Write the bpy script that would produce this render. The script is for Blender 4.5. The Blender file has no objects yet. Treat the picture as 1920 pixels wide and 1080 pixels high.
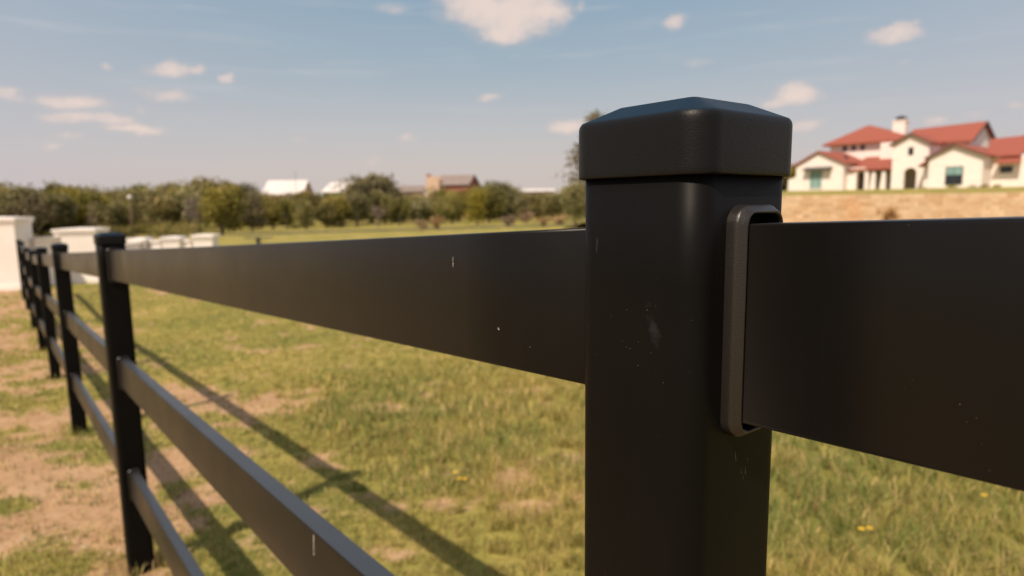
import bpy, math, random
import numpy as np
from mathutils import Vector, Matrix

random.seed(7); RNG = np.random.default_rng(11)
sc = bpy.context.scene
COL = sc.collection
PI = math.pi

# ------------------------------------------------------------------ camera
EYE = 1.296
F = 1211.95                      # focal length in pixels of a 1920 px wide frame
ROWS = [Vector((0.9999226, -0.0016374, -0.0123328)),   # camera right
        Vector((-0.0124410, -0.1316033, -0.9912244)),  # camera down
        Vector((0.0, 0.9913011, -0.1316135))]          # camera forward
def spot(px, depth):
    """ground x for a thing seen at column px at distance depth"""
    return depth * (px - 960) / F * 1.0087
def ray(px, py):
    a, b = (px - 960) / F, (py - 540) / F
    return ROWS[0] * a + ROWS[1] * b + ROWS[2]
def height_at(px, py, depth):
    d = ray(px, py); return EYE + d.z * depth / d.y
cam_d = bpy.data.cameras.new('camera'); cam = bpy.data.objects.new('camera', cam_d); COL.objects.link(cam)
m = Matrix.Identity(4)
for i in range(3):
    m[i][0] = ROWS[0][i]; m[i][1] = -ROWS[1][i]; m[i][2] = -ROWS[2][i]
m[2][3] = EYE
cam.matrix_world = m
cam_d.sensor_width = 36; cam_d.lens = F / 1920 * 36
cam_d.clip_start = 0.02; cam_d.clip_end = 9000
cam_d.dof.use_dof = True; cam_d.dof.focus_distance = 0.375; cam_d.dof.aperture_fstop = 7.3
cam_d.dof.aperture_blades = 7
sc.camera = cam

# ------------------------------------------------------------------ fence frame of reference
UH = Vector((-0.61972, 0.784823, 0)); WH = Vector((0.784823, 0.61972, 0))
P0 = Vector((0.10282, 0.39280, 0))
AZF = math.atan2(UH.y, UH.x)
BAY = 2.5816
def uw(x, y):
    dx, dy = x - P0.x, y - P0.y
    return dx * UH.x + dy * UH.y, dx * WH.x + dy * WH.y
def from_uw(u, w, z=0): 
    p = P0 + UH * u + WH * w; return Vector((p.x, p.y, z))

# ------------------------------------------------------------------ numpy noise
def _h(ix, iy, s):
    n = (ix.astype(np.int64) * 374761393 + iy.astype(np.int64) * 668265263 + s * 974634777) & 0xffffffff
    n = ((n ^ (n >> 13)) * 1274126177) & 0xffffffff
    return ((n ^ (n >> 16)) & 0xffff) / 65535.0
def vnoise(x, y, s=0):
    ix, iy = np.floor(x), np.floor(y); fx, fy = x - ix, y - iy
    fx = fx * fx * (3 - 2 * fx); fy = fy * fy * (3 - 2 * fy)
    a = _h(ix, iy, s); b = _h(ix + 1, iy, s); c = _h(ix, iy + 1, s); d = _h(ix + 1, iy + 1, s)
    return (a * (1 - fx) + b * fx) * (1 - fy) + (c * (1 - fx) + d * fx) * fy
def fbm(x, y, s=0, o=4):
    t = 0; a = .5; n = 0
    for k in range(o):
        t = t + a * vnoise(x * 2 ** k, y * 2 ** k, s + k); n += a; a *= .55
    return t / n
def sstep(a, b, x):
    t = np.clip((x - a) / (b - a), 0, 1); return t * t * (3 - 2 * t)

ZU = ([-60, -10, -2.58, 0, 7.74, 10.3, 12.9, 15.5, 18, 21.5, 40, 75, 105, 400],
      [.9, .42, .109, 0, -.443, -.60, -.69, -.69, -.75, -.90, -1.3, -2.0, -2.7, -2.7])
def ground_z(x, y, detail=True):
    x = np.asarray(x, float); y = np.asarray(y, float)
    dx, dy = x - P0.x, y - P0.y
    u = dx * UH.x + dy * UH.y; w = dx * WH.x + dy * WH.y
    z = np.interp(u, ZU[0], ZU[1]) + .009 * np.clip(w - 5, 0, 75)
    r = np.hypot(x, y)
    z = z + .035 * np.clip(r - 135, 0, 220)
    if detail:
        k = sstep(.25, 1.5, np.abs(w) + .9 * (np.abs(((u / BAY + .5) % 1) - .5) * BAY > .2))
        z = z + (fbm(x * .8, y * .8, 5) - .5) * .10 * k * sstep(1.5, 6, r) + (fbm(x * 5, y * 5, 9, 3) - .5) * .022
    return z
def gz(x, y): return float(ground_z(x, y, False))
def dirt_mask(x, y):
    """1 = bare soil, 0 = full grass"""
    dx, dy = x - P0.x, y - P0.y
    u = dx * UH.x + dy * UH.y; w = dx * WH.x + dy * WH.y
    n = fbm(x * 1.0 + 3, y * 1.7, 21, 5); n2 = fbm(x * 4.3, y * 6.1, 31, 3); n3 = fbm(x * .3, y * .4, 61, 3)
    n = n * .50 + n2 * .44 + n3 * .06
    base = np.interp(w, [-30, -12, -4, -1.2, -.2, .5, 1.1, 2.0, 4, 30], [.46, .47, .49, .505, .50, .475, .415, .385, .375, .375])
    far = sstep(5.2, 8.5, np.hypot(x, y)) * (w > .9)
    base = base - .03 * far
    return sstep(-.075, .075, base - n)

# ------------------------------------------------------------------ node helpers
def mat(name):
    m_ = bpy.data.materials.new(name); m_.use_nodes = True
    nt = m_.node_tree; b = nt.nodes['Principled BSDF']; return m_, nt, b
def nd(nt, t, **kw):
    n = nt.nodes.new(t)
    for k, v in kw.items():
        if k.startswith('i_'):
            key = k[2:]; n.inputs[int(key) if key.isdigit() else key].default_value = v
        else: setattr(n, k, v)
    return n
def lk(nt, a, b): nt.links.new(a, b)
def ramp(nt, stops, fac=None, interp='LINEAR'):
    r = nt.nodes.new('ShaderNodeValToRGB'); r.color_ramp.interpolation = interp
    e = r.color_ramp.elements
    while len(e) > 1: e.remove(e[-1])
    e[0].position = stops[0][0]; e[0].color = (*stops[0][1], 1)
    for p, c in stops[1:]:
        q = e.new(p); q.color = (*c, 1)
    if fac is not None: lk(nt, fac, r.inputs[0])
    return r
def g3(v): return (v, v, v)
def noise(nt, scale, detail=4, rough=.5, vec=None, dim='3D'):
    n = nd(nt, 'ShaderNodeTexNoise', noise_dimensions=dim)
    n.inputs['Scale'].default_value = scale; n.inputs['Detail'].default_value = detail; n.inputs['Roughness'].default_value = rough
    if vec is not None: lk(nt, vec, n.inputs['Vector'])
    return n
def mixc(nt, a, b, fac, blend='MIX'):
    n = nt.nodes.new('ShaderNodeMix'); n.data_type = 'RGBA'; n.blend_type = blend
    for v, k in ((fac, 0), (a, 6), (b, 7)):
        if hasattr(v, 'is_linked') or hasattr(v, 'links'): lk(nt, v, n.inputs[k])
        elif k == 0: n.inputs[0].default_value = v
        else: n.inputs[k].default_value = (*v, 1)
    return n.outputs[2]
def mth(nt, op, a, b=None, c=None, clamp=False):
    n = nt.nodes.new('ShaderNodeMath'); n.operation = op; n.use_clamp = clamp
    for k, v in enumerate((a, b, c)):
        if v is None: continue
        if hasattr(v, 'links'): lk(nt, v, n.inputs[k])
        else: n.inputs[k].default_value = v
    return n.outputs[0]
def bump(nt, b, h, strength, dist=.01):
    n = nt.nodes.new('ShaderNodeBump'); n.inputs['Strength'].default_value = strength; n.inputs['Distance'].default_value = dist
    lk(nt, h, n.inputs['Height']); lk(nt, n.outputs[0], b.inputs['Normal'])

# ------------------------------------------------------------------ materials
def fence_material(name, base=(.0042, .0039, .0038), rough=.36, smudge=False, grain=.05, spec=.24, up=.9, sheen=.065):
    m_, nt, b = mat(name)
    tc = nd(nt, 'ShaderNodeTexCoord'); ob = tc.outputs['Object']
    n1 = noise(nt, 9, 5, .6, ob)
    col = mixc(nt, tuple(v * .8 for v in base), tuple(v * 1.3 for v in base), n1.outputs[0])
    # dust: sparse pale specks of uneven size
    def specks(scale, thr, chance):
        v = nd(nt, 'ShaderNodeTexVoronoi', feature='F1'); v.inputs['Scale'].default_value = scale; lk(nt, ob, v.inputs['Vector'])
        sep = nd(nt, 'ShaderNodeSeparateColor'); lk(nt, v.outputs['Color'], sep.inputs[0])
        keep = mth(nt, 'GREATER_THAN', sep.outputs[0], chance)
        rad = mth(nt, 'MULTIPLY', sep.outputs[1], thr)
        near = mth(nt, 'LESS_THAN', v.outputs['Distance'], rad)
        return mth(nt, 'MULTIPLY', keep, near)
    s1 = specks(95, .06, .92); s2 = specks(330, .10, .82)
    patch = noise(nt, 14, 2, .5, ob); pm = ramp(nt, [(.46, g3(0)), (.6, g3(1))], patch.outputs[0])
    s2 = mth(nt, 'MULTIPLY', s2, pm.outputs[0])
    sp = mth(nt, 'ADD', mth(nt, 'MULTIPLY', s1, .7), mth(nt, 'MULTIPLY', s2, .22), clamp=True)
    # faint film of dust
    n2 = noise(nt, 3.5, 6, .65, ob); film = ramp(nt, [(.45, g3(0)), (.8, g3(.009))], n2.outputs[0])
    col = mixc(nt, col, (.22, .17, .13), film.outputs[0])
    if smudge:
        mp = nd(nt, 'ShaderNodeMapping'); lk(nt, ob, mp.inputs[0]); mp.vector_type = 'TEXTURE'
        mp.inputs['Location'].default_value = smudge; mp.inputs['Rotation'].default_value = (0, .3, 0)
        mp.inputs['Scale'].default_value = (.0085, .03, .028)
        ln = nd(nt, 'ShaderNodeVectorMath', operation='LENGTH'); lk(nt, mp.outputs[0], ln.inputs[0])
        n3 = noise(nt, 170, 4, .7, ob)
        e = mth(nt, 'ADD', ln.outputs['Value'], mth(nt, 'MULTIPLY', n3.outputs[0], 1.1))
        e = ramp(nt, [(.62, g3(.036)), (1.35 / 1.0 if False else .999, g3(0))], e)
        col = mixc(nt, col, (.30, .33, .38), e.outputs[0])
    # dried rain runs: faint vertical streaks, and short fine scuffs
    m1 = nd(nt, 'ShaderNodeMapping'); m1.inputs['Scale'].default_value = (90, 90, 4); lk(nt, ob, m1.inputs[0])
    run = ramp(nt, [(.56, g3(0)), (.78, g3(.0035))], noise(nt, 1, 4, .6, m1.outputs[0]).outputs[0])
    col = mixc(nt, col, (.30, .26, .22), run.outputs[0])
    m2 = nd(nt, 'ShaderNodeMapping'); m2.inputs['Scale'].default_value = (420, 420, 38); m2.inputs['Rotation'].default_value = (.2, .5, 0); lk(nt, ob, m2.inputs[0])
    scf = ramp(nt, [(.72, g3(0)), (.77, g3(.16))], noise(nt, 1, 2, .5, m2.outputs[0]).outputs[0])
    scm = ramp(nt, [(.58, g3(0)), (.68, g3(1))], noise(nt, 11, 3, .6, ob).outputs[0])
    col = mixc(nt, col, (.38, .33, .28), mth(nt, 'MULTIPLY', scf.outputs[0], scm.outputs[0]))
    col = mixc(nt, col, (.50, .44, .38), sp)
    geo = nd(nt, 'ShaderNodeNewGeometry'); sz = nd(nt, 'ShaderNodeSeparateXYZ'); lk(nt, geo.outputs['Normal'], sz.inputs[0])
    upf = ramp(nt, [(.75, g3(0)), (.99, g3(up))], sz.outputs[2])      # sky reflection painted into the colour of upward faces
    col = mixc(nt, col, (.046, .056, .068), upf.outputs[0]) if up else mixc(nt, col, (.006, .016, .026), ramp(nt, [(.4, g3(0)), (.8, g3(1))], sz.outputs[2]).outputs[0])  # grey-blue for rail tops, deeper blue for cap facets: painted sky reflection
    b.inputs['Sheen Weight'].default_value = sheen; b.inputs['Sheen Roughness'].default_value = .35; b.inputs['Sheen Tint'].default_value = (1, .86, .72, 1)
    lk(nt, col, b.inputs['Base Color'])
    rr = ramp(nt, [(.3, g3(rough - .05)), (.75, g3(rough + .10))], n2.outputs[0]); lk(nt, rr.outputs[0], b.inputs['Roughness'])
    b.inputs['Specular IOR Level'].default_value = spec
    st = nd(nt, 'ShaderNodeMapping'); st.inputs['Scale'].default_value = (1, 1, 9); lk(nt, ob, st.inputs[0])
    n4 = noise(nt, 260, 3, .6, st.outputs[0]); n5 = noise(nt, 900, 2, .5, ob)
    hh = mth(nt, 'ADD', n4.outputs[0], n5.outputs[0])
    bump(nt, b, hh, grain, .0006)
    return m_
M = {}
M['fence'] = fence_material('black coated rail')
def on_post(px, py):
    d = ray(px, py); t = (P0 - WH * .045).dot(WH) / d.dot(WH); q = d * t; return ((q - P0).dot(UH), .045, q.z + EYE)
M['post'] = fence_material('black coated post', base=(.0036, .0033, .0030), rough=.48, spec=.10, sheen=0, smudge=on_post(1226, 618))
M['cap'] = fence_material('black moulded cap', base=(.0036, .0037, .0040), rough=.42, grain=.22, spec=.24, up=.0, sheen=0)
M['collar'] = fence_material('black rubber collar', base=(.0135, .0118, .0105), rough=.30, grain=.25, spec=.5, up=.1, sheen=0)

def simple(name, c1, c2, scale=6, rough=.8, detail=5, bstr=.0, bdist=.01, lo=.35, hi=.65, attr=None):
    m_, nt, b = mat(name)
    tc = nd(nt, 'ShaderNodeTexCoord')
    n = noise(nt, scale, detail, .6, tc.outputs['Object'])
    r = ramp(nt, [(lo, c1), (hi, c2)], n.outputs[0]); lk(nt, r.outputs[0], b.inputs['Base Color'])
    b.inputs['Roughness'].default_value = rough
    if bstr: bump(nt, b, n.outputs[0], bstr, bdist)
    return m_
M['stucco'] = simple('cream stucco', (.82, .745, .69), (.88, .81, .755), 1.3, .85, 8, .25, .02)
M['white_wall'] = simple('white painted masonry', (.80, .745, .69), (.86, .81, .76), 1.7, .8, 8, .25, .01)
M['dark_trim'] = simple('dark metal trim', (.03, .03, .03), (.05, .05, .05), 5, .5)
M['wood_trim'] = simple('brown rafter wood', (.09, .05, .035), (.14, .08, .05), 5, .7)
M['teal'] = simple('teal window shade', (.16, .30, .28), (.24, .40, .37), 2, .5)
M['white_frame'] = simple('pale window frame', (.6, .58, .54), (.7, .68, .63), 4, .5)
M['brick'] = simple('red brick', (.23, .07, .05), (.34, .12, .09), 3, .85)
M['grey_roof'] = simple('weathered shingle roof', (.20, .16, .14), (.28, .23, .2), 2, .9)
M['white_metal'] = simple('pale metal roof', (.60, .565, .53), (.74, .70, .66), .9, .6)
M['green_wall'] = simple('dark green siding', (.02, .10, .07), (.04, .14, .10), 2, .7)
M['tan_wall'] = simple('tan siding', (.52, .36, .25), (.62, .45, .32), 2, .8)
M['asphalt'] = simple('asphalt', (.045, .045, .047), (.07, .068, .066), 8, .9)
M['concrete'] = simple('pale gravel drive', (.50, .42, .34), (.62, .54, .45), 2, .9)
M['bark'] = simple('bark', (.10, .075, .055), (.20, .155, .12), 12, .9, 6, .5, .02)
M['petal'] = simple('yellow petal', (.70, .42, .02), (.80, .55, .03), 40, .6)
M['stem'] = simple('green stem', (.08, .12, .03), (.12, .17, .05), 40, .6)
def glass():
    m_, nt, b = mat('dark window glass'); b.inputs['Base Color'].default_value = (.02, .028, .03, 1)
    b.inputs['Roughness'].default_value = .08; return m_
M['glass'] = glass()
def streak():
    m_, nt, b = mat('chalky streak')
    tc = nd(nt, 'ShaderNodeTexCoord'); n = noise(nt, 900, 3, .7, tc.outputs['Object'])
    r = ramp(nt, [(.25, (.5, .45, .4)), (.5, (.85, .8, .72))], n.outputs[0]); lk(nt, r.outputs[0], b.inputs['Base Color'])
    b.inputs['Roughness'].default_value = .9; return m_
M['streak'] = streak()

M['scratch'] = simple('worn scratch', (.10, .08, .06), (.24, .19, .15), 300, .8)
def roof_tiles():
    m_, nt, b = mat('red clay tile roof')
    tc = nd(nt, 'ShaderNodeTexCoord'); uvn = nd(nt, 'ShaderNodeUVMap')
    w = nd(nt, 'ShaderNodeTexWave', wave_type='BANDS', bands_direction='X'); w.inputs['Scale'].default_value = 1.3
    lk(nt, uvn.outputs[0], w.inputs['Vector'])
    w2 = nd(nt, 'ShaderNodeTexWave', wave_type='BANDS', bands_direction='Y', wave_profile='SAW'); w2.inputs['Scale'].default_value = .9
    lk(nt, uvn.outputs[0], w2.inputs['Vector'])
    n = noise(nt, 3.5, 6, .7, uvn.outputs[0])
    r = ramp(nt, [(.3, (.27, .073, .045)), (.55, (.345, .098, .063)), (.8, (.42, .14, .095))], n.outputs[0])
    c = mixc(nt, r.outputs[0], g3(.55), mth(nt, 'MULTIPLY', mth(nt, 'SUBTRACT', 1, w.outputs[1]), .22), 'MULTIPLY')
    lk(nt, c, b.inputs['Base Color']); b.inputs['Roughness'].default_value = .85
    bump(nt, b, mth(nt, 'ADD', w.outputs[1], mth(nt, 'MULTIPLY', w2.outputs[1], .5)), .6, .05)
    return m_
M['tiles'] = roof_tiles()
def stone():
    m_, nt, b = mat('honey limestone blocks')
    tc = nd(nt, 'ShaderNodeTexCoord'); uvn = nd(nt, 'ShaderNodeUVMap')
    dn = noise(nt, 1.5, 3, .5, uvn.outputs[0])
    br = nd(nt, 'ShaderNodeTexBrick', offset=.37, squash=.7, squash_frequency=3)
    br.inputs['Scale'].default_value = 1; br.inputs['Mortar Size'].default_value = .016
    br.inputs['Brick Width'].default_value = .55; br.inputs['Row Height'].default_value = .24
    br.inputs['Color1'].default_value = (0, 0, 0, 1); br.inputs['Color2'].default_value = (1, 1, 1, 1); br.inputs['Mortar'].default_value = (.5, .5, .5, 1)
    lk(nt, mixc(nt, uvn.outputs[0], dn.outputs[1], .06), br.inputs['Vector'])
    c = ramp(nt, [(0, (.52, .33, .18)), (.35, (.62, .42, .25)), (.6, (.70, .52, .34)), (1, (.55, .38, .23))], br.outputs[0])
    n = noise(nt, 4, 6, .7, tc.outputs['Object'])
    n2 = noise(nt, .45, 3, .6, tc.outputs['Object'])
    c2 = mixc(nt, c.outputs[0], (.62, .30, .13), ramp(nt, [(.56, g3(0)), (.72, g3(.5))], n2.outputs[0]).outputs[0])
    c3 = mixc(nt, c2, g3(.7), mth(nt, 'MULTIPLY', br.outputs[1], .8), 'MULTIPLY')
    c4 = mixc(nt, c3, ramp(nt, [(.3, g3(.75)), (.7, g3(1.1))], n.outputs[0]).outputs[0], 1.0, 'MULTIPLY')
    lk(nt, c4, b.inputs['Base Color']); b.inputs['Roughness'].default_value = .9
    bump(nt, b, mth(nt, 'SUBTRACT', n.outputs[0], br.outputs[1]), .7, .03)
    return m_
M['stone'] = stone()

def ground_mat(name, terrace=False):
    m_, nt, b = mat(name)
    geo = nd(nt, 'ShaderNodeNewGeometry'); pos = geo.outputs['Position']
    at = nd(nt, 'ShaderNodeAttribute', attribute_name='dirt')
    n_f = noise(nt, 22, 6, .7, pos); n_m = noise(nt, 3.2, 5, .6, pos); n_l = noise(nt, .55, 4, .6, pos); n_vf = noise(nt, 120, 3, .6, pos)
    soil = ramp(nt, [(.30, (.26, .15, .075)), (.48, (.46, .29, .16)), (.70, (.60, .42, .25))], mth(nt, 'ADD', mth(nt, 'MULTIPLY', n_f.outputs[0], .6), mth(nt, 'MULTIPLY', n_m.outputs[0], .4)))
    gr = ramp(nt, [(.32, (.16, .17, .04)), (.5, (.31, .275, .07)), (.68, (.52, .38, .13))], mth(nt, 'ADD', mth(nt, 'MULTIPLY', n_m.outputs[0], .45), mth(nt, 'MULTIPLY', n_l.outputs[0], .55)))
    gr2 = mixc(nt, gr.outputs[0], ramp(nt, [(.3, g3(.55)), (.7, g3(1.3))], n_f.outputs[0]).outputs[0], .8, 'MULTIPLY')
    d = mth(nt, 'ADD', at.outputs['Fac'], mth(nt, 'MULTIPLY', mth(nt, 'SUBTRACT', n_f.outputs[0], .5), 1.5), clamp=True)
    d = ramp(nt, [(.2, g3(0)), (.8, g3(1))], d).outputs[0]
    c = mixc(nt, gr2, soil.outputs[0], d)
    lk(nt, c, b.inputs['Base Color']); b.inputs['Roughness'].default_value = .95; b.inputs['Specular IOR Level'].default_value = .1
    bump(nt, b, mth(nt, 'ADD', n_f.outputs[0], mth(nt, 'MULTIPLY', n_vf.outputs[0], .3)), .6, .03)
    return m_
M['ground'] = ground_mat('dry lawn and soil')

def blade_mat():
    m_, nt, b = mat('grass blades')
    at = nd(nt, 'ShaderNodeAttribute', attribute_name='tint')
    lk(nt, at.outputs['Color'], b.inputs['Base Color']); b.inputs['Roughness'].default_value = .6; b.inputs['Specular IOR Level'].default_value = .25
    tr = nd(nt, 'ShaderNodeBsdfTranslucent'); lk(nt, at.outputs['Color'], tr.inputs[0])
    mx = nd(nt, 'ShaderNodeMixShader'); mx.inputs[0].default_value = .3
    lk(nt, b.outputs[0], mx.inputs[1]); lk(nt, tr.outputs[0], mx.inputs[2])
    lk(nt, mx.outputs[0], nt.nodes['Material Output'].inputs[0]); return m_
M['blade'] = blade_mat()
def leaf_mat(name, cols, tr=.25):
    m_, nt, b = mat(name)
    at = nd(nt, 'ShaderNodeAttribute', attribute_name='tone'); oi = nd(nt, 'ShaderNodeObjectInfo')
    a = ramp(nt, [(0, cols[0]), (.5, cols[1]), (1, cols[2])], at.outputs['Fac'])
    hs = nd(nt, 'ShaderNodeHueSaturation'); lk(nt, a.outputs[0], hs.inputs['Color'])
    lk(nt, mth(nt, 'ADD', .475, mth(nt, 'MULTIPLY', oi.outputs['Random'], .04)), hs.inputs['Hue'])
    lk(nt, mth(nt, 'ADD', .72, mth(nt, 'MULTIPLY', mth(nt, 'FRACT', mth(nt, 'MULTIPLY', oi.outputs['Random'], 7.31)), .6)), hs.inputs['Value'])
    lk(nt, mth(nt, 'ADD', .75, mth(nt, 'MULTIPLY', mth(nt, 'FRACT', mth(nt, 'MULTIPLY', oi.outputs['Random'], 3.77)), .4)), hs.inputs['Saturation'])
    lk(nt, hs.outputs[0], b.inputs['Base Color']); b.inputs['Roughness'].default_value = .6; b.inputs['Specular IOR Level'].default_value = .2
    t = nd(nt, 'ShaderNodeBsdfTranslucent'); lk(nt, hs.outputs[0], t.inputs[0])
    mx = nd(nt, 'ShaderNodeMixShader'); mx.inputs[0].default_value = tr
    lk(nt, b.outputs[0], mx.inputs[1]); lk(nt, t.outputs[0], mx.inputs[2])
    lk(nt, mx.outputs[0], nt.nodes['Material Output'].inputs[0]); return m_
M['leaf'] = leaf_mat('oak leaves', [(.065, .066, .019), (.19, .175, .052), (.38, .32, .105)])
M['leaf_bright'] = leaf_mat('yellow green leaves', [(.10, .105, .024), (.25, .225, .055), (.40, .33, .09)])
M['leaf_dry'] = leaf_mat('dry brown leaves', [(.24, .15, .07), (.42, .27, .14), (.55, .38, .21)])
M['leaf_grey'] = leaf_mat('bare grey twigs', [(.14, .11, .09), (.24, .19, .155), (.32, .26, .21)])

# ------------------------------------------------------------------ mesh builder
class MB:
    def __init__(s): s.v = []; s.f = []; s.uv = []; s.sm = []; s.mi = []
    def quad(s, pts, uvs=None, smooth=False):
        i = len(s.v); s.v += [tuple(p) for p in pts]; s.f.append(tuple(range(i, i + len(pts))))
        s.uv.append(uvs or [(0, 0)] * len(pts)); s.sm.append(smooth)
    def box(s, x0, x1, y0, y1, z0, z1):
        p = lambda a, b, c: (a, b, c)
        U = lambda pts, ax: [(q[ax[0]], q[ax[1]]) for q in pts]
        for pts, ax in (([p(x0, y0, z0), p(x1, y0, z0), p(x1, y0, z1), p(x0, y0, z1)], (0, 2)),
                        ([p(x1, y1, z0), p(x0, y1, z0), p(x0, y1, z1), p(x1, y1, z1)], (0, 2)),
                        ([p(x0, y1, z0), p(x0, y0, z0), p(x0, y0, z1), p(x0, y1, z1)], (1, 2)),
                        ([p(x1, y0, z0), p(x1, y1, z0), p(x1, y1, z1), p(x1, y0, z1)], (1, 2)),
                        ([p(x0, y0, z1), p(x1, y0, z1), p(x1, y1, z1), p(x0, y1, z1)], (0, 1)),
                        ([p(x0, y1, z0), p(x1, y1, z0), p(x1, y0, z0), p(x0, y0, z0)], (0, 1))):
            s.quad(pts, U(pts, ax))
    def prism(s, prof, y0, y1):
        """profile in xz extruded along y (front y0)"""
        n = len(prof)
        s.quad([(x, y0, z) for x, z in prof], [(x, z) for x, z in prof])
        s.quad([(x, y1, z) for x, z in reversed(prof)], [(x, z) for x, z in reversed(prof)])
        for i in range(n):
            a, b = prof[i], prof[(i + 1) % n]
            s.quad([(a[0], y1, a[1]), (b[0], y1, b[1]), (b[0], y0, b[1]), (a[0], y0, a[1])][::-1],
                   [(y1, 0), (y1, 1), (y0, 1), (y0, 0)])
    def slab(s, pts, th):
        """roof slab from upper outline (3 or 4 points, eave edge first), thickness th downward"""
        P = [Vector(p) for p in pts]
        e = (P[1] - P[0]).normalized(); nrm = (P[1] - P[0]).cross(P[2] - P[0]).normalized()
        if nrm.z < 0: nrm = -nrm
        g = nrm.cross(e); uv = [((p - P[0]).dot(e), (p - P[0]).dot(g)) for p in P]
        s.quad(P, uv); Q = [p - Vector((0, 0, th)) for p in P]
        s.quad(Q[::-1], uv[::-1])
        n = len(P)
        for i in range(n):
            j = (i + 1) % n; s.quad([P[i], P[j], Q[j], Q[i]], [(0, 0), (.3, 0), (.3, .1), (0, .1)])
    def tube(s, pts, rads, seg=8, smooth=True):
        rings = []
        for k, p in enumerate(pts):
            p = Vector(p); a = Vector(pts[max(k - 1, 0)]); b = Vector(pts[min(k + 1, len(pts) - 1)])
            d = (b - a).normalized(); x = d.orthogonal().normalized(); y = d.cross(x)
            i = len(s.v); rings.append(i)
            for q in range(seg):
                t = 2 * PI * q / seg; s.v.append(tuple(p + (x * math.cos(t) + y * math.sin(t)) * rads[k]))
        for a, b in zip(rings, rings[1:]):
            for q in range(seg):
                r = (q + 1) % seg; s.f.append((a + q, a + r, b + r, b + q)); s.uv.append([(0, 0)] * 4); s.sm.append(smooth)
        s.f.append(tuple(rings[-1] + q for q in range(seg))); s.uv.append([(0, 0)] * seg); s.sm.append(False)
    def loft(s, rings, smooth=True, cap=(True, True)):
        idx = []
        for r in rings:
            idx.append(len(s.v)); s.v += [tuple(p) for p in r]
        n = len(rings[0])
        for a, b in zip(idx, idx[1:]):
            for q in range(n):
                r = (q + 1) % n; s.f.append((a + q, a + r, b + r, b + q)); s.uv.append([(0, 0)] * 4); s.sm.append(smooth)
        if cap[0]: s.f.append(tuple(idx[0] + q for q in range(n))[::-1]); s.uv.append([(0, 0)] * n); s.sm.append(False)
        if cap[1]: s.f.append(tuple(idx[-1] + q for q in range(n))); s.uv.append([(0, 0)] * n); s.sm.append(False)
    def mesh(s, name, material):
        me = bpy.data.meshes.new(name); me.from_pydata(s.v, [], s.f); me.materials.append(material)
        uvl = me.uv_layers.new(name='UVMap'); flat = [c for f in s.uv for c in f]
        uvl.data.foreach_set('uv', np.array(flat, float).ravel()); me.polygons.foreach_set('use_smooth', s.sm)
        me.update(); return me
    def build(s, name, material, parent=None):
        o = bpy.data.objects.new(name, s.mesh(name, material)); COL.objects.link(o)
        if parent: o.parent = parent
        return o
def empty(name, loc=(0, 0, 0), rz=0):
    o = bpy.data.objects.new(name, None); COL.objects.link(o); o.location = loc; o.rotation_euler = (0, 0, rz); o.empty_display_size = .2; return o
def tag(o, label=None, cat=None, group=None, kind=None):
    if label: o['label'] = label
    if cat: o['category'] = cat
    if group: o['group'] = group
    if kind: o['kind'] = kind
    return o
def copy_tree(o, parent=None):
    c = o.copy(); COL.objects.link(c); c.parent = parent
    for ch in list(o.children): copy_tree(ch, c)
    return c

# ------------------------------------------------------------------ fence
S, R_, C_, CR = .0900, .0150, .0968, .0165
def outline(sx, sy, r, z, seg=10):
    r = max(r, 1e-4); out = []
    for k, (a, b) in enumerate([(1, 1), (-1, 1), (-1, -1), (1, -1)]):
        for j in range(seg + 1):
            t = PI / 2 * (k + j / seg); out.append((a * (sx / 2 - r) + r * math.cos(t), b * (sy / 2 - r) + r * math.sin(t), z))
    return out
GR = 1.283                       # ground to top-rail upper edge
RH, RT = .1092, .0295
DROPS = [0, .408, .852]
CB, CRIM, CT = .0258, .0580, .0678   # cap heights above rail top
b = MB(); b.loft([outline(S, S, R_, z) for z in (-.35, 0, .4, .8, 1.1, 1.25, GR + CRIM - .004)])
post_mesh = b.mesh('post', M['post']); 
b = MB()
def cap_ring(t, k=1.0):        # t = 0 at the rim, 1 at the flat plate
    return outline(C_ - .0034 - .0381 * t, C_ - .0034 - .0381 * t, (CR - .0012) * (1 - t) + .0040 * t, GR + CRIM + .0008 + (CT - CRIM - .0010) * t)
b.loft([outline(S + .0002, S + .0002, R_, GR + CB + .002), outline(C_ - .002, C_ - .002, CR - .001, GR + CB), outline(C_ - .0003, C_ - .0003, CR, GR + CB + .0006), outline(C_, C_, CR, GR + CB + .0014), outline(C_, C_, CR, GR + CB + .004), outline(C_, C_, CR, GR + CRIM - .006), outline(C_, C_, CR, GR + CRIM - .003),
        outline(C_ - .0006, C_ - .0006, CR, GR + CRIM - .0012), outline(C_ - .0018, C_ - .0018, CR, GR + CRIM + .0001), cap_ring(0), cap_ring(.03), cap_ring(.10), cap_ring(.90), cap_ring(.97), cap_ring(1), outline(C_ - .0428, C_ - .0428, .0038, GR + CT), outline(C_ - .044, C_ - .044, .0035, GR + CT + .0001)], cap=(False, True))
cap_mesh = b.mesh('post_cap', M['cap'])

def collar_mesh():
    """rounded rectangular grommet that frames a rail where it enters a post, axis along x, rail top at z = 0"""
    b = MB(); rings = []
    cz = -RH / 2 + .0026
    # (outset from opening, x)
    for o, x in ((.0056, -.003), (.0056, .0048), (.0055, .0062), (.0051, .0070), (.0047, .0074), (.0024, .0107), (.0020, .0110), (.0014, .0109), (.0008, .0102), (.0004, .0092), (.0003, .0070), (.0003, -.003)):
        w = RT + .0012 + 2 * o; h = RH + .0082 + 2 * o
        rr = .0055 + o * .95
        rings.append([(x, p[0], cz + p[1]) for p in outline(w, h, rr, 0, 8)])
    b.loft(rings, cap=(False, False))
    return b.mesh('rail_collar', M['collar'])
col_mesh = collar_mesh()

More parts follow.
